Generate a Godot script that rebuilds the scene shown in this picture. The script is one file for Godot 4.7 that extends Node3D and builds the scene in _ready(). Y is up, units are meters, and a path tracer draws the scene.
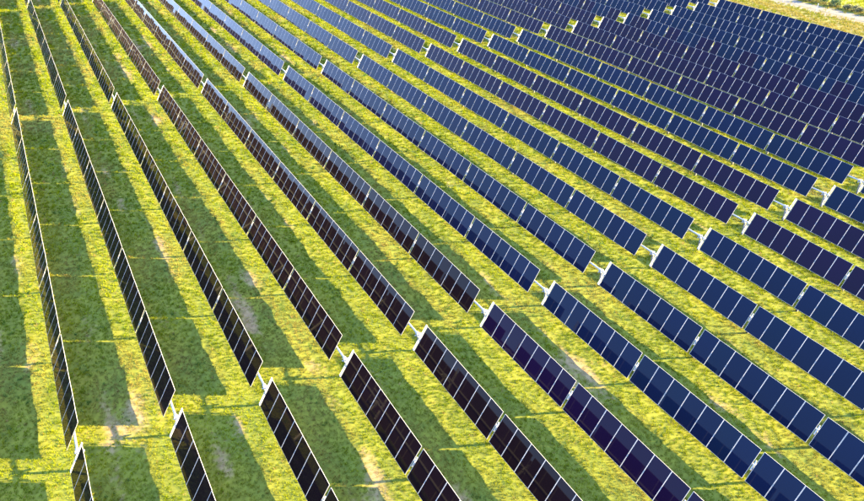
extends Node3D
# A solar farm on grass seen from the air: parallel rows of single-axis trackers, low sun from behind the tables.
# World: x across the rows, -z along the rows away from the camera, y up, metres.

const ROW_PITCH := 5.2976        # metres between rows
const MODULE_PITCH := 1.28       # metres from one module to the next along a row
const GROUP_PITCH := 9.1457      # seven modules and the bearing gap
const CROSS_GAP := 1.895         # opening between two trackers of a row
const NEAR_GAP := 34.292         # centre of the first cross gap at row 0
const STAGGER := 0.06936         # shift of the gap from row to row
const MID_HEIGHT := 1.42         # height of the middle of the tables
const TILT := 1.0692
const CHORD := 1.95
const MODULE_WIDTH := 1.268
const TUBE_DROP := 0.135         # the tube lies this far behind the table plane
const LAST_ROW := 21
const SEGMENT := 6.0 * GROUP_PITCH - 0.186 + CROSS_GAP

var rng := RandomNumberGenerator.new()
var eye := Vector3(3.2183, 31.83, 0.0)
var fwd := Vector3(0.41457526, -0.52535848, -0.74305169)
var rgt := Vector3(0.87520864, 0.00651834, 0.48370172)
var upv := Vector3(0.24927334, 0.85085603, -0.46250062)
const FOCAL := 731.925 / 501.0   # focal length over picture height
var taken := {}
var M := {}
var patch_noise := FastNoiseLite.new()
var fine_noise := FastNoiseLite.new()
var tone_noise := FastNoiseLite.new()

# ------------------------------------------------------------------ small helpers

func numbered(called: String) -> String:
	var n: int = taken.get(called, 0)
	taken[called] = n + 1
	return called if n == 0 else "%s_%03d" % [called, n]

func lin(r: float, g: float, b: float) -> Color:
	return Color(r, g, b).linear_to_srgb()

func mat(called: String, c: Color, rough: float, metal := 0.0) -> StandardMaterial3D:
	var m := StandardMaterial3D.new()
	m.resource_name = called
	m.albedo_color = c
	m.roughness = rough
	m.metallic = metal
	M[called] = m
	return m

func begin() -> SurfaceTool:
	var st := SurfaceTool.new()
	st.begin(Mesh.PRIMITIVE_TRIANGLES)
	st.set_smooth_group(-1)
	return st

func quad(st: SurfaceTool, a: Vector3, b: Vector3, c: Vector3, d: Vector3) -> void:
	# corners clockwise as seen from the front
	for v in [a, b, c, a, c, d]:
		st.add_vertex(v)

func box(st: SurfaceTool, c: Vector3, s: Vector3, t := Transform3D.IDENTITY) -> void:
	var h := s * 0.5
	var p := []
	for i in 8:
		p.append(t * (c + Vector3(h.x if i & 1 else -h.x, h.y if i & 2 else -h.y, h.z if i & 4 else -h.z)))
	quad(st, p[0], p[2], p[3], p[1])
	quad(st, p[5], p[7], p[6], p[4])
	quad(st, p[4], p[6], p[2], p[0])
	quad(st, p[1], p[3], p[7], p[5])
	quad(st, p[2], p[6], p[7], p[3])
	quad(st, p[4], p[0], p[1], p[5])

func tube(st: SurfaceTool, a: Vector3, b: Vector3, r: float, n := 10, r2 := -1.0) -> void:
	var rb := r if r2 < 0.0 else r2
	var w := (b - a).normalized()
	var u := w.cross(Vector3.UP if absf(w.y) < 0.9 else Vector3.RIGHT).normalized()
	var v := w.cross(u)
	for i in n:
		var p := u * cos(TAU * i / n) + v * sin(TAU * i / n)
		var q := u * cos(TAU * (i + 1) / n) + v * sin(TAU * (i + 1) / n)
		quad(st, a + p * r, b + p * rb, b + q * rb, a + q * r)
		for x in [a, a + p * r, a + q * r, b, b + q * rb, b + p * rb]:
			st.add_vertex(x)

func done(st: SurfaceTool) -> ArrayMesh:
	st.generate_normals()
	return st.commit()

func part(parent: Node, called: String, mesh: Mesh, m: Material, t := Transform3D.IDENTITY) -> MeshInstance3D:
	var o := MeshInstance3D.new()
	o.name = called
	o.mesh = mesh
	o.material_override = m
	o.transform = t
	parent.add_child(o, true)
	return o

func tag(o: Node, label: String, category: String, group := "", kind := "") -> void:
	o.set_meta("label", label)
	if category:
		o.set_meta("category", category)
	if group:
		o.set_meta("group", group)
	if kind:
		o.set_meta("kind", kind)

func pixel(p: Vector3) -> Vector3:
	# where a point falls in the picture: (0..1, 0..1, depth)
	var d := p - eye
	var w := d.dot(fwd)
	return Vector3(0.5 + FOCAL * d.dot(rgt) / w * 501.0 / 864.0, 0.5 - FOCAL * d.dot(upv) / w, w)

func row_x(r: int) -> float:
	return r * ROW_PITCH

func segment_start(r: int, s: int) -> float:
	# distance along the row of the end of segment s that faces the camera
	return NEAR_GAP + STAGGER * r + CROSS_GAP * 0.5 + s * SEGMENT

# ------------------------------------------------------------------ start

func _ready() -> void:
	rng.seed = 20240611
	view_and_light()
	materials()
	ground()
	verge()
	trackers()
	grass()
	hedge()
	print("done ", Time.get_ticks_msec())

func view_and_light() -> void:
	var cam := Camera3D.new()
	cam.name = "camera"
	cam.fov = 37.787
	cam.near = 0.5
	cam.far = 4000.0
	cam.transform = Transform3D(Basis(rgt, upv, -fwd).orthonormalized(), eye)
	add_child(cam)
	cam.current = true
	var sky := ProceduralSkyMaterial.new()
	sky.sky_top_color = Color(0.46, 0.58, 0.78)
	sky.sky_horizon_color = Color(0.66, 0.755, 0.90)
	sky.sky_curve = 0.12
	sky.ground_horizon_color = Color(0.55, 0.58, 0.50)
	sky.ground_bottom_color = Color(0.25, 0.28, 0.16)
	sky.sky_energy_multiplier = 0.92
	var env := Environment.new()
	env.background_mode = Environment.BG_SKY
	env.sky = Sky.new()
	env.sky.sky_material = sky
	env.tonemap_mode = Environment.TONE_MAPPER_LINEAR
	env.tonemap_exposure = 14.0
	env.sdfgi_enabled = true
	env.ssao_enabled = true
	env.ssil_enabled = true
	var we := WorldEnvironment.new()
	we.name = "world_environment"
	we.environment = env
	add_child(we)
	var sun := DirectionalLight3D.new()
	sun.name = "sun"
	sun.light_energy = 1.6
	sun.light_color = Color(1.0, 0.89, 0.58)
	sun.light_angular_distance = 0.7
	sun.shadow_enabled = true
	# low over the far side of the rows: 21 degrees up, a little towards the camera
	var el := deg_to_rad(20.3)
	var az := deg_to_rad(23.5)
	var to_sun := Vector3(cos(el) * cos(az), sin(el), cos(el) * sin(az))
	sun.look_at_from_position(Vector3.ZERO, -to_sun, Vector3.UP)
	add_child(sun)

# ------------------------------------------------------------------ materials

func materials() -> void:
	patch_noise.seed = 11
	patch_noise.noise_type = FastNoiseLite.TYPE_SIMPLEX_SMOOTH
	patch_noise.frequency = 0.16
	patch_noise.fractal_octaves = 3
	fine_noise.seed = 5
	fine_noise.noise_type = FastNoiseLite.TYPE_SIMPLEX_SMOOTH
	fine_noise.frequency = 0.9
	fine_noise.fractal_octaves = 3
	tone_noise.seed = 23
	tone_noise.noise_type = FastNoiseLite.TYPE_SIMPLEX_SMOOTH
	tone_noise.frequency = 0.07
	tone_noise.fractal_octaves = 4
	# module glass: thin-film laminates of three deliveries, each with a few tones
	var films := {
		"navy": [Vector3(0.0013, 0.0052, 0.0175), Vector3(0.0012, 0.0049, 0.0163), Vector3(0.0014, 0.0054, 0.0186), Vector3(0.0011, 0.0058, 0.0168)],
		"purple": [Vector3(0.0046, 0.0017, 0.0112), Vector3(0.0042, 0.0016, 0.0102), Vector3(0.0050, 0.0018, 0.0120), Vector3(0.0045, 0.0019, 0.0106)],
		"plum": [Vector3(0.0052, 0.0024, 0.0034), Vector3(0.0047, 0.0022, 0.0031), Vector3(0.0056, 0.0025, 0.0038), Vector3(0.0050, 0.0025, 0.0035)],
	}
	for f in films:
		for i in 4:
			var c: Vector3 = films[f][i]
			var m := mat("film_%s_%d" % [f, i], lin(c.x, c.y, c.z), 0.035)
			m.metallic_specular = 0.18
	mat("aluminium", lin(0.26, 0.24, 0.215), 0.5)
	mat("module_back", lin(0.055, 0.037, 0.037), 0.35)
	mat("galvanised", lin(0.30, 0.295, 0.28), 0.5)
	mat("white_paint", lin(0.40, 0.395, 0.375), 0.5)
	mat("dark_plastic", lin(0.05, 0.05, 0.055), 0.5)
	var zinc := NoiseTexture2D.new()
	zinc.width = 256
	zinc.height = 256
	zinc.seamless = true
	var zn := FastNoiseLite.new()
	zn.seed = 3
	zn.frequency = 0.03
	zinc.noise = zn
	var zr := Gradient.new()
	zr.set_color(0, Color(0.72, 0.72, 0.72))
	zr.set_color(1, Color(1, 1, 1))
	zinc.color_ramp = zr
	M.galvanised.albedo_texture = zinc
	M.galvanised.uv1_triplanar = true
	M.galvanised.uv1_scale = Vector3(1.4, 1.4, 1.4)
	# grass blades: colour comes with each copy
	var blade := mat("grass_blade", Color.WHITE, 0.6)
	blade.vertex_color_use_as_albedo = true
	blade.cull_mode = BaseMaterial3D.CULL_DISABLED
	blade.backlight_enabled = true
	blade.backlight = Color(0.8, 0.8, 0.8)
	blade.metallic_specular = 0.06
	var leaf := mat("shrub_leaf", Color.WHITE, 0.55)
	leaf.vertex_color_use_as_albedo = true
	leaf.cull_mode = BaseMaterial3D.CULL_DISABLED
	leaf.backlight_enabled = true
	leaf.backlight = Color(0.6, 0.6, 0.6)
	mat("bark", lin(0.10, 0.075, 0.05), 0.9)

# how bare the ground is (0 full sward, 1 bare earth): two wheel tracks along every lane
func bareness(x: float, z: float) -> float:
	if x > row_x(LAST_ROW) + 1.5:
		return 0.0
	var u := fposmod(x, ROW_PITCH)
	var w := fine_noise.get_noise_2d(x * 0.6, z * 0.6) * 0.35
	var t := maxf(1.0 - absf(u - 1.75 + w) / 0.75, 1.0 - absf(u - 3.45 + w) / 0.75)
	var patch := patch_noise.get_noise_2d(x * 1.3, z * 0.55)
	var lane := tone_noise.get_noise_2d(x * 2.1 + 400.0, z * 0.5)
	var b := 0.5 * maxf(t, 0.0) + 1.1 * patch + 0.7 * lane - 0.78
	b += fine_noise.get_noise_2d(x * 2.6 + 50.0, z * 2.6) * 0.35
	return clampf(b * 1.9, 0.0, 1.0)

# ------------------------------------------------------------------ ground

# gentle unevenness of the field, fading out before the verge and past the computed part
func lie(x: float, z: float) -> float:
	var m := clampf((122.0 - x) / 10.0, 0.0, 1.0) * clampf((x + 22.0) / 8.0, 0.0, 1.0) * clampf((z - 3.0) / 6.0, 0.0, 1.0) * clampf((179.0 - z) / 10.0, 0.0, 1.0)
	return m * (0.05 * fine_noise.get_noise_2d(x * 0.55, z * 0.55) + 0.075 * patch_noise.get_noise_2d(x * 1.1 + 31.0, z * 1.1) - 0.01)

func ground() -> void:
	# earth, thatch and litter under the blades, computed over the field
	var px := 0.125
	var x0 := -24.0
	var z0 := 2.0
	var w := 1200
	var h := 1440
	var img := Image.create(w, h, false, Image.FORMAT_RGB8)
	var data := PackedByteArray()
	data.resize(w * h * 3)
	var n1 := FastNoiseLite.new()
	n1.seed = 77
	n1.frequency = 0.22
	n1.fractal_octaves = 3
	var grain := n1.get_image(w, h, false, false, true).get_data()
	n1.seed = 78
	n1.frequency = 0.03
	var broad := n1.get_image(w, h, false, false, true).get_data()
	var i := 0
	for y in h:
		for x in w:
			var wx := x0 + (x + 0.5) * px
			var wz := z0 + (y + 0.5) * px
			var b := bareness(wx, wz)
			var k := grain[i] / 255.0
			var q := broad[i] / 255.0
			var verge_part := clampf((wx - 112.0) / 2.5 + (k - 0.5) * 1.5, 0.0, 1.0)
			var r := lerpf(0.062 + 0.05 * q, 0.17, b)
			var g := lerpf(0.078 + 0.03 * q, 0.115, b)
			var bl := lerpf(0.009, 0.055, b)
			r = lerpf(r, 0.135, verge_part)
			g = lerpf(g, 0.112, verge_part)
			bl = lerpf(bl, 0.036, verge_part)
			var f := 0.62 + 0.76 * k
			data[i * 3] = int(255.0 * pow(minf(r * f, 1.0), 0.4545))
			data[i * 3 + 1] = int(255.0 * pow(minf(g * f, 1.0), 0.4545))
			data[i * 3 + 2] = int(255.0 * pow(minf(bl * f, 1.0), 0.4545))
			i += 1
	img = Image.create_from_data(w, h, false, Image.FORMAT_RGB8, data)
	var m := mat("field_earth", Color.WHITE, 0.95)
	m.albedo_texture = ImageTexture.create_from_image(img)
	m.metallic_specular = 0.2
	var step := 0.5
	var nx := 300
	var nz := 360
	var verts := PackedVector3Array()
	var uvs := PackedVector2Array()
	var idx := PackedInt32Array()
	for zi in nz + 1:
		for xi in nx + 1:
			var gx := x0 + xi * step
			var gz := z0 + zi * step
			verts.append(Vector3(gx, lie(gx, gz), -gz))
			uvs.append(Vector2(float(xi) / nx, float(zi) / nz))
	for zi in nz:
		for xi in nx:
			var p := zi * (nx + 1) + xi
			idx.append_array(PackedInt32Array([p, p + nx + 1, p + nx + 2, p, p + nx + 2, p + 1]))
	# beyond the computed field the sheet goes on level with the texture repeated
	var xs := [-1500.0, x0, x0 + nx * step, 1500.0]
	var zs := [-1500.0, z0, z0 + nz * step, 1800.0]
	for ai in 3:
		for bi in 3:
			if ai == 1 and bi == 1:
				continue
			var first := verts.size()
			for q in [[ai, bi], [ai, bi + 1], [ai + 1, bi + 1], [ai + 1, bi]]:
				var v := Vector3(xs[q[0]], 0, -zs[q[1]])
				verts.append(v)
				uvs.append(Vector2((v.x - x0) / (w * px), (-v.z - z0) / (h * px)))
			idx.append_array(PackedInt32Array([first, first + 1, first + 2, first, first + 2, first + 3]))
	var st := SurfaceTool.new()
	st.begin(Mesh.PRIMITIVE_TRIANGLES)
	for vi in verts.size():
		st.set_uv(uvs[vi])
		st.add_vertex(verts[vi])
	for ii in idx:
		st.add_index(ii)
	st.generate_normals()
	var o := part(self, "ground", st.commit(), m)
	tag(o, "green and yellow grass field with worn tan patches under the trackers", "", "", "structure")

# a strip along the rows with uneven edges
func strip(x1: float, x2: float, z1: float, z2: float, y: float, ragged: float, s: float) -> ArrayMesh:
	var st := begin()
	var n := int((z2 - z1) / 0.8)
	var rowsets := []
	for k in n + 1:
		var z := lerpf(z1, z2, float(k) / n)
		var e1 := x1 + ragged * (fine_noise.get_noise_2d(z * 0.35, s) + 0.6 * fine_noise.get_noise_2d(z * 1.4, s + 9.0))
		var e2 := x2 + ragged * (fine_noise.get_noise_2d(z * 0.35, s + 31.0) + 0.6 * fine_noise.get_noise_2d(z * 1.4, s + 40.0))
		rowsets.append([Vector3(e1, y, -z), Vector3(e2, y, -z)])
	for k in n:
		var a: Array = rowsets[k]
		var b: Array = rowsets[k + 1]
		for v in [a[0], b[0], b[1], a[0], b[1], a[1]]:
			st.set_uv(Vector2(v.x, -v.z) * 0.25)
			st.set_normal(Vector3.UP)
			st.add_vertex(v)
	return st.commit()

func noise_map(sd: int, freq: float, stops: Array) -> NoiseTexture2D:
	var t := NoiseTexture2D.new()
	t.width = 512
	t.height = 512
	t.seamless = true
	var n := FastNoiseLite.new()
	n.seed = sd
	n.frequency = freq
	n.fractal_octaves = 5
	t.noise = n
	var g := Gradient.new()
	g.offsets = PackedFloat32Array(stops.map(func(s): return s[0]))
	g.colors = PackedColorArray(stops.map(func(s): return s[1]))
	t.color_ramp = g
	return t

func verge() -> void:
	var soil := mat("track_dirt", Color.WHITE, 0.95)
	soil.albedo_texture = noise_map(41, 0.02, [[0.2, lin(0.05, 0.044, 0.037)], [0.5, lin(0.07, 0.061, 0.05)], [0.8, lin(0.095, 0.084, 0.06)]])
	soil.uv1_scale = Vector3(0.7, 0.7, 0.7)
	var rut := mat("rut_dirt", Color.WHITE, 0.95)
	rut.albedo_texture = noise_map(42, 0.03, [[0.2, lin(0.024, 0.022, 0.022)], [0.8, lin(0.042, 0.038, 0.036)]])
	var field := mat("far_field_crop", Color.WHITE, 0.9)
	field.albedo_texture = noise_map(43, 0.025, [[0.2, lin(0.14, 0.155, 0.008)], [0.5, lin(0.17, 0.18, 0.009)], [0.85, lin(0.20, 0.20, 0.012)]])
	field.uv1_scale = Vector3(0.3, 0.3, 0.3)
	var o := part(self, "dirt_track", strip(126.7, 132.3, 20.0, 240.0, 0.006, 0.8, 1.0), soil)
	tag(o, "pale dirt track running along the dry verge", "", "", "structure")
	var ru := part(o, "rut", strip(128.5, 129.3, 20.0, 240.0, 0.011, 0.3, 60.0), rut)
	ru.name = "rut"
	o = part(self, "field", strip(135.5, 420.0, -40.0, 420.0, 0.006, 1.2, 90.0), field)
	tag(o, "bright yellow-green crop field beyond the hedge", "", "", "structure")

# ------------------------------------------------------------------ trackers

var shapes := {}

func tracker_shapes() -> void:
	var st := begin()
	var gx := CHORD * 0.5 - 0.006
	var gz := MODULE_WIDTH * 0.5 - 0.02
	quad(st, Vector3(-gx, 0.004, -gz), Vector3(gx, 0.004, -gz), Vector3(gx, 0.004, gz), Vector3(-gx, 0.004, gz))
	shapes.glass = done(st)
	st = begin()
	var bz := MODULE_WIDTH * 0.5 - 0.003
	quad(st, Vector3(-gx, -0.0155, bz), Vector3(gx, -0.0155, bz), Vector3(gx, -0.0155, -bz), Vector3(-gx, -0.0155, -bz))
	st.generate_normals()
	shapes.glass = st.commit(shapes.glass)
	st = begin()
	var fw := 0.021
	var fs := 0.011
	var fh := 0.022
	for s in [-1, 1]:
		box(st, Vector3(0, -fh * 0.5 + 0.0055, s * (MODULE_WIDTH - fw) * 0.5), Vector3(CHORD, fh, fw))
		box(st, Vector3(s * (CHORD - fs) * 0.5, -fh * 0.5 + 0.0055, 0), Vector3(fs, fh, MODULE_WIDTH - 2.0 * fw))
	shapes.frame = done(st)
	# pile: wide-flange section with a head plate
	st = begin()
	var hp := MID_HEIGHT - TUBE_DROP * cos(TILT) - 0.13
	box(st, Vector3(0, (hp - 0.5) * 0.5, 0), Vector3(0.006, hp + 0.5, 0.15))
	for s in [-1, 1]:
		box(st, Vector3(0, (hp - 0.5) * 0.5, s * 0.0785), Vector3(0.1, hp + 0.5, 0.007))
	box(st, Vector3(0, hp + 0.006, 0), Vector3(0.16, 0.012, 0.2))
	shapes.post = done(st)
	# bearing housing: two cheeks and a ring round the tube
	st = begin()
	for s in [-1, 1]:
		box(st, Vector3(s * 0.095, -0.05, 0), Vector3(0.02, 0.2, 0.09))
	box(st, Vector3(0, 0.1, 0), Vector3(0.22, 0.03, 0.1))
	box(st, Vector3(0, -0.105, 0), Vector3(0.168, 0.03, 0.1))
	shapes.bearing = done(st)
	# rail that carries the module edges at a gap
	st = begin()
	box(st, Vector3(0, 0, 0), Vector3(0.62, 0.05, 0.07))
	for s in [-1, 1]:
		box(st, Vector3(s * 0.29, 0.037, 0), Vector3(0.05, 0.024, 0.06))
	shapes.clamp_rail = done(st)
	# end rail of a driven end: a channel with three stiffeners and end brackets
	st = begin()
	box(st, Vector3(0, 0, -0.06), Vector3(CHORD + 0.04, 0.06, 0.012))
	box(st, Vector3(0, 0, 0.06), Vector3(CHORD + 0.04, 0.06, 0.012))
	for x in [-0.94, 0.0, 0.95]:
		box(st, Vector3(x, -0.005, 0), Vector3(0.07, 0.05, 0.108))
	box(st, Vector3(0.62, 0.02, 0.0), Vector3(0.3, 0.03, 0.06))
	box(st, Vector3(-0.42, 0.02, 0.0), Vector3(0.26, 0.03, 0.06))
	shapes.end_rail = done(st)
	# gear housing of the drive and its motor
	st = begin()
	tube(st, Vector3(0, 0, -0.09), Vector3(0, 0, 0.09), 0.115, 16)
	box(st, Vector3(0, -0.13, 0), Vector3(0.14, 0.08, 0.15))
	tube(st, Vector3(-0.18, -0.16, 0), Vector3(0.16, -0.16, 0), 0.045, 12)
	shapes.gear_housing = done(st)
	st = begin()
	tube(st, Vector3(0.165, -0.16, 0), Vector3(0.34, -0.16, 0), 0.052, 14)
	box(st, Vector3(0.26, -0.1, 0), Vector3(0.1, 0.04, 0.08))
	shapes.motor = done(st)
	st = begin()
	tube(st, Vector3(-0.02, -0.62, 0), Vector3(0.16, -0.25, 0), 0.036, 10)
	tube(st, Vector3(0.16, -0.25, 0), Vector3(0.33, 0.1, 0), 0.018, 8)
	shapes.damper = done(st)

func tube_mesh(length: float) -> ArrayMesh:
	var key := "tube%.3f" % length
	if not shapes.has(key):
		var st := begin()
		tube(st, Vector3(0, 0, 0), Vector3(0, 0, -length), 0.066, 8)
		shapes[key] = done(st)
	return shapes[key]

func ordinal(n: int) -> String:
	var ones := ["", "first", "second", "third", "fourth", "fifth", "sixth", "seventh", "eighth", "ninth", "tenth", "eleventh", "twelfth", "thirteenth", "fourteenth", "fifteenth", "sixteenth", "seventeenth", "eighteenth", "nineteenth", "twentieth"]
	if n <= 20:
		return ones[n]
	return "twenty-" + ones[n - 20]

func film_of(r: int, s: int, k: int) -> String:
	if r <= 5:
		return "purple" if s == -1 and r == 5 else "plum"
	if r in [10, 11, 14, 15, 16]:
		return "purple"
	if r == 17 and (k % 11) in [0, 1, 5, 6, 7]:
		return "purple"
	return "navy"

func trackers() -> void:
	tracker_shapes()
	# every row has a drive of its own and stands at a slightly different angle
	var row_tilt := {3: 58.2, 4: 58.5, 5: 59.2}
	var where := {-1: "before first cross gap", 0: "between first and second gaps", 1: "past second cross gap", 2: "past third cross gap"}
	var looks := {"plum": "plum-black", "purple": "purple-black", "navy": "navy blue"}
	for r in range(-2, LAST_ROW + 1):
		for s in range(-1, 3):
			var start := segment_start(r, s)
			# which of the 42 modules lie in or near the picture
			var first := -1
			var last := -1
			for k in 42:
				var zz := start + (k / 7) * GROUP_PITCH + (k % 7 + 0.5) * MODULE_PITCH
				var q := pixel(Vector3(row_x(r), MID_HEIGHT, -zz))
				if q.z > 1.0 and q.x > -0.12 and q.x < 1.12 and q.y > -0.12 and q.y < 1.18:
					if first < 0:
						first = k
					last = k
			if first < 0:
				continue
			# whole groups of seven
			var g0 := first / 7
			var g1 := last / 7
			var a := start + g0 * GROUP_PITCH
			var b := start + g1 * GROUP_PITCH + 7.0 * MODULE_PITCH
			var t := Node3D.new()
			t.name = numbered("solar_tracker")
			add_child(t)
			t.position = Vector3(row_x(r), 0, -a)
			var turn := Basis(Vector3(0, 0, 1), deg_to_rad(row_tilt.get(r, 60.4) + rng.randf_range(-0.3, 0.3)))
			var normal := turn * Vector3.UP
			var film := film_of(r, s, 3)
			if r == 17:
				tag(t, "mixed navy and purple solar tracker, %s row from dry verge, %s" % [ordinal(LAST_ROW - r + 1), where[s]], "solar tracker", "solar trackers in parallel rows")
			else:
				tag(t, "%s solar tracker, %s row from dry verge, %s" % [looks[film], ordinal(LAST_ROW - r + 1), where[s]], "solar tracker", "solar trackers in parallel rows")
			var mid := Vector3(0, MID_HEIGHT, 0)
			var axis := mid - normal * TUBE_DROP
			var at_gap := g1 == 5          # the far end of this tracker meets a cross gap
			var length := b - a + (CROSS_GAP - 0.03 if at_gap else 0.0)
			part(t, "torque_tube", tube_mesh(snappedf(length, 0.001)), M.galvanised, Transform3D(Basis(), axis))
			for gi in range(g0, g1 + 1):
				var gz := (gi - g0) * GROUP_PITCH
				for k in 7:
					var z := gz + (k + 0.5) * MODULE_PITCH
					var idx := gi * 7 + k
					var wobble := turn * Basis(Vector3(0, 0, 1), deg_to_rad(rng.randfn(0.0, 0.35))) * Basis(Vector3(1, 0, 0), deg_to_rad(rng.randfn(0.0, 0.22)))
					var film_k := film_of(r, s, idx)
					var mm := part(t, "solar_module", shapes.glass, null, Transform3D(wobble, mid + Vector3(0, 0, -z)))
					mm.set_surface_override_material(0, M["film_%s_%d" % [film_k, rng.randi() % 4]])
					mm.set_surface_override_material(1, M.module_back)
					part(mm, "frame", shapes.frame, M.aluminium)
				# pile and bearing in the gap that follows this group
				if gi < 5:
					var pz := gz + 7.0 * MODULE_PITCH + 0.5 * (GROUP_PITCH - 7.0 * MODULE_PITCH)
					pile(t, pz, axis, turn, true)
				elif at_gap:
					var pz2 := gz + 7.0 * MODULE_PITCH + 0.14
					pile(t, pz2 + 0.42, axis, turn, false)
					part(t, "end_rail", shapes.end_rail, M.white_paint, Transform3D(turn, mid - normal * 0.01 + Vector3(0, 0, -pz2)))
					part(t, "damper", shapes.damper, M.white_paint, Transform3D(Basis(), axis + Vector3(0.02, 0, -pz2 - 0.32)))
					var gh := part(t, "gear_housing", shapes.gear_housing, M.galvanised, Transform3D(Basis(), axis + Vector3(0, 0, -pz2 - 0.6)))
					part(gh, "motor", shapes.motor, M.white_paint)
	print("trackers ", Time.get_ticks_msec())

func pile(t: Node3D, z: float, axis: Vector3, turn: Basis, with_rail: bool) -> void:
	var p := part(t, "post", shapes.post, M.galvanised, Transform3D(Basis(), Vector3(axis.x, 0, -z)))
	part(p, "bearing", shapes.bearing, M.white_paint, Transform3D(Basis(), Vector3(0, axis.y, 0)))
	if with_rail:
		part(t, "clamp_rail", shapes.clamp_rail, M.galvanised, Transform3D(turn, axis + turn * Vector3(0, 0.1, 0) + Vector3(0, 0, -z)))

# ------------------------------------------------------------------ grass

# a tuft: thin bent blades leaning outwards
func tuft(sd: int, blades: int, height: float, spread: float, width: float) -> ArrayMesh:
	var q := RandomNumberGenerator.new()
	q.seed = sd
	var st := begin()
	for i in blades:
		var a := q.randf() * TAU
		var root := Vector3(cos(a), 0, sin(a)) * spread * sqrt(q.randf())
		var b := a + q.randfn(0.0, 0.7)
		var lean := Vector3(cos(b), 0, sin(b))
		var hh := height * q.randf_range(0.5, 1.15)
		var side := lean.cross(Vector3.UP).rotated(Vector3.UP, q.randf_range(-1.0, 1.0)) * width * q.randf_range(0.6, 1.2)
		var out := q.randf_range(0.25, 0.9)
		var m1 := root + lean * hh * out * 0.35 + Vector3.UP * hh * 0.6
		var tip := root + lean * hh * out + Vector3.UP * hh * q.randf_range(0.75, 1.0)
		var tone := q.randf_range(0.75, 1.25)
		st.set_color(Color(tone * q.randf_range(0.9, 1.15), tone, tone * q.randf_range(0.8, 1.1)))
		for v in [root - side, m1 - side * 0.7, m1 + side * 0.7, root - side, m1 + side * 0.7, root + side, m1 - side * 0.7, tip, m1 + side * 0.7]:
			st.add_vertex(v)
	return done(st)

func put_copies(called: String, mesh: Mesh, m: Material, buf: PackedFloat32Array, n: int) -> MultiMeshInstance3D:
	var mm := MultiMesh.new()
	mm.transform_format = MultiMesh.TRANSFORM_3D
	mm.use_colors = true
	mm.mesh = mesh
	mm.instance_count = n
	mm.buffer = buf
	var o := MultiMeshInstance3D.new()
	o.name = called
	o.multimesh = mm
	o.material_override = m
	add_child(o)
	return o

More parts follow.
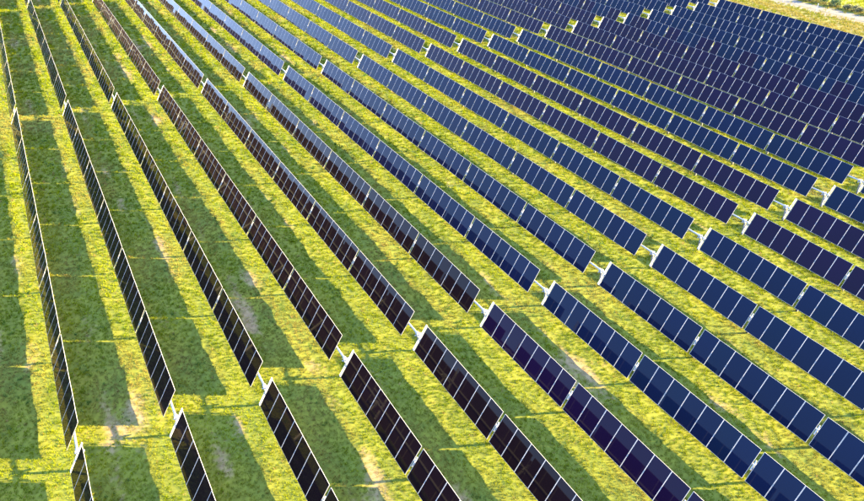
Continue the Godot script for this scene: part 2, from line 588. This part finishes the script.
func grass() -> void:
	var kinds := 3
	var bufs := []
	var counts := []
	for i in kinds + 1:
		bufs.append(PackedFloat32Array())
		counts.append(0)
	# cells of 2 m over the ground, filled where they lie in or near the picture
	var cell := 2.0
	for cz in range(0, 96):
		for cx in range(-8, 75):
			var c := Vector3((cx + 0.5) * cell, 0, -(cz + 0.5) * cell)
			var p := pixel(c)
			if p.z < 5.0 or p.x < -0.06 or p.x > 1.06 or p.y < -0.06 or p.y > 1.08:
				continue
			var d := c.distance_to(eye)
			var spacing := clampf(d * 0.0033, 0.13, 0.42)
			var n := int(cell * cell / (spacing * spacing))
			for k in n:
				var x := c.x + rng.randf_range(-1, 1)
				var z := -c.z + rng.randf_range(-1, 1)
				if x > 127.2 and x < 132.0 and rng.randf() < (0.96 if absf(x - 129.6) < 1.6 else 0.7):
					continue
				var dry := x > row_x(LAST_ROW) + 1.6
				var far := x > 135.8
				var b := bareness(x, z)
				if rng.randf() < b * 0.62:
					continue
				var tone := tone_noise.get_noise_2d(x * 1.6, z * 1.6)
				var spot := patch_noise.get_noise_2d(x * 3.1 + 90.0, z * 3.1)
				var yellow := clampf(0.45 + 0.9 * tone + 0.7 * spot + rng.randfn(0.0, 0.13), 0.0, 1.0)
				var col := Vector3(0.092, 0.128, 0.003).lerp(Vector3(0.178, 0.200, 0.003), yellow)
				var trodden := 1.0 - minf(absf(fposmod(x, ROW_PITCH) - 1.75), absf(fposmod(x, ROW_PITCH) - 3.45)) / 0.9
				var brown := clampf(0.45 * maxf(trodden, 0.0) + 1.1 * patch_noise.get_noise_2d(x * 0.9 + 7.0, z * 0.45) + 0.9 * tone_noise.get_noise_2d(x * 1.2 - 60.0, z * 0.8) - 0.12, 0.0, 0.75)
				col = col.lerp(Vector3(0.185, 0.145, 0.045), brown)
				var straw := rng.randf() < 0.02 + 0.4 * b
				var kind := rng.randi() % 3
				if straw:
					col = Vector3(0.21, 0.145, 0.055)
				var size := spacing / 0.15 * rng.randf_range(0.7, 1.25)
				var tall := size * rng.randf_range(0.7, 1.3) * (1.0 - 0.55 * b)
				if spot > 0.34 and rng.randf() < 0.25 and not dry:
					tall *= 1.7
					col = Vector3(0.05, 0.105, 0.02)
				if dry:
					var line := patch_noise.get_noise_2d(x * 2.4, z * 0.35)
					col = Vector3(0.185, 0.155, 0.030).lerp(Vector3(0.130, 0.145, 0.010), clampf(line * 2.0 + 0.25, 0.0, 1.0))
					if far:
						col = Vector3(0.19, 0.20, 0.008)
					elif x > 132.2:
						col = Vector3(0.13, 0.115, 0.04) * rng.randf_range(0.6, 1.2)
				var which := kinds if dry else kind
				var turn := Basis(Vector3.UP, rng.randf() * TAU).scaled(Vector3(size, tall, size))
				var y := lie(x, z)
				bufs[which].append_array(PackedFloat32Array([turn.x.x, turn.y.x, turn.z.x, x, turn.x.y, turn.y.y, turn.z.y, y, turn.x.z, turn.y.z, turn.z.z, -z, col.x, col.y, col.z, 1.0]))
				counts[which] += 1
	print("tufts ", counts, " ", Time.get_ticks_msec())
	var names := ["lawn_grass", "meadow_grass", "fine_grass", "verge_grass"]
	var says := ["short yellow-green turf growing in the lanes between the trackers", "leafy grass mixed through the turf of the tracker lanes", "fine upright grass scattered through the tracker lanes", "dry straw-coloured grass on the verge and beyond the dirt track"]
	var meshes := [tuft(1, 12, 0.085, 0.075, 0.0085), tuft(2, 9, 0.11, 0.06, 0.012), tuft(3, 14, 0.10, 0.085, 0.006), tuft(4, 12, 0.12, 0.075, 0.008)]
	for i in kinds + 1:
		var o := put_copies(names[i], meshes[i], M.grass_blade, bufs[i], counts[i])
		tag(o, says[i], "grass", "", "stuff")

# ------------------------------------------------------------------ hedge and marker posts beyond the track

func shrub(at: Vector3, wide: float, high: float, tone: Vector3, label: String, sd: int) -> void:
	var q := RandomNumberGenerator.new()
	q.seed = sd
	var t := Node3D.new()
	t.name = numbered("hedge_shrub")
	add_child(t)
	t.position = at
	tag(t, label, "shrub", "shrubs of the hedge beyond the dirt track")
	var st := begin()
	for i in 7:
		var a := TAU * i / 7.0 + q.randf()
		tube(st, Vector3(cos(a) * 0.06, -0.05, sin(a) * 0.06), Vector3(cos(a) * wide * 0.28, high * 0.6, sin(a) * wide * 0.28), 0.03, 6, 0.008)
	part(t, "trunk", done(st), M.bark)
	st = begin()
	var lobes := []
	for i in 9:
		var a := q.randf() * TAU
		var rr := wide * 0.34 * sqrt(q.randf())
		lobes.append([Vector3(cos(a) * rr, high * q.randf_range(0.3, 0.78), sin(a) * rr), wide * q.randf_range(0.14, 0.24)])
	for i in 1500:
		var l: Array = lobes[q.randi() % 9]
		var dir := Vector3(q.randfn(), q.randfn() * 0.8, q.randfn()).normalized()
		var c: Vector3 = l[0] + dir * l[1] * pow(q.randf(), 0.4)
		c.y = maxf(c.y, 0.05)
		var u := Vector3(q.randfn(), q.randfn(), q.randfn()).normalized()
		var v := u.cross(Vector3(q.randfn(), q.randfn(), q.randfn())).normalized()
		var sz := q.randf_range(0.05, 0.11)
		var tn := q.randf_range(0.7, 1.3)
		st.set_color(Color(tone.x * tn, tone.y * tn, tone.z * tn))
		quad(st, c - u * sz, c + v * sz * 0.5, c + u * sz, c - v * sz * 0.5)
	part(t, "crown", done(st), M.shrub_leaf)

func hedge() -> void:
	var dark := Vector3(0.035, 0.07, 0.012)
	var olive := Vector3(0.085, 0.085, 0.028)
	var spots := [
		[133.2, 91.6, 2.2, 1.3, dark, "dark green low shrub where the hedge starts past the track"],
		[133.2, 89.0, 2.6, 1.5, dark, "largest dark green shrub of the hedge, next to a light green one"],
		[134.2, 86.6, 2.2, 1.4, Vector3(0.07, 0.12, 0.015), "light green shrub between two dark shrubs of the hedge"],
		[134.1, 84.6, 2.3, 1.3, dark, "dark green shrub between the light green and the olive shrubs"],
		[134.1, 82.0, 2.1, 1.1, olive, "dull olive shrub of the hedge beside the dark green shrub"],
		[134.0, 79.8, 2.3, 1.2, olive, "dull olive shrub of the hedge before its last green one"],
		[134.3, 77.3, 2.0, 1.2, Vector3(0.07, 0.11, 0.015), "last light green shrub of the hedge, past the olive ones"],
		[134.0, 94.5, 2.3, 1.3, olive, "olive shrub standing apart before the dark shrubs of the hedge"],
	]
	var i := 0
	for s in spots:
		shrub(Vector3(s[0], 0, -s[1]), s[2], s[3], s[4], s[5], 900 + i)
		i += 1
	for p in [[128.1, 83.7, "pale thin marker post beside the rut of the dirt track"], [127.6, 90.5, "pale marker post at the verge side of the dirt track, near the hedge start"]]:
		var t := Node3D.new()
		t.name = numbered("marker_post")
		add_child(t)
		t.position = Vector3(p[0], 0, -p[1])
		tag(t, p[2], "post", "marker posts along the track")
		var st := begin()
		tube(st, Vector3(0, -0.3, 0), Vector3(0, 1.25, 0), 0.05, 8)
		part(t, "pole", done(st), M.white_paint)
		st = begin()
		tube(st, Vector3(0, 1.25, 0), Vector3(0, 1.33, 0), 0.062, 8, 0.03)
		part(t, "cap", done(st), M.white_paint)
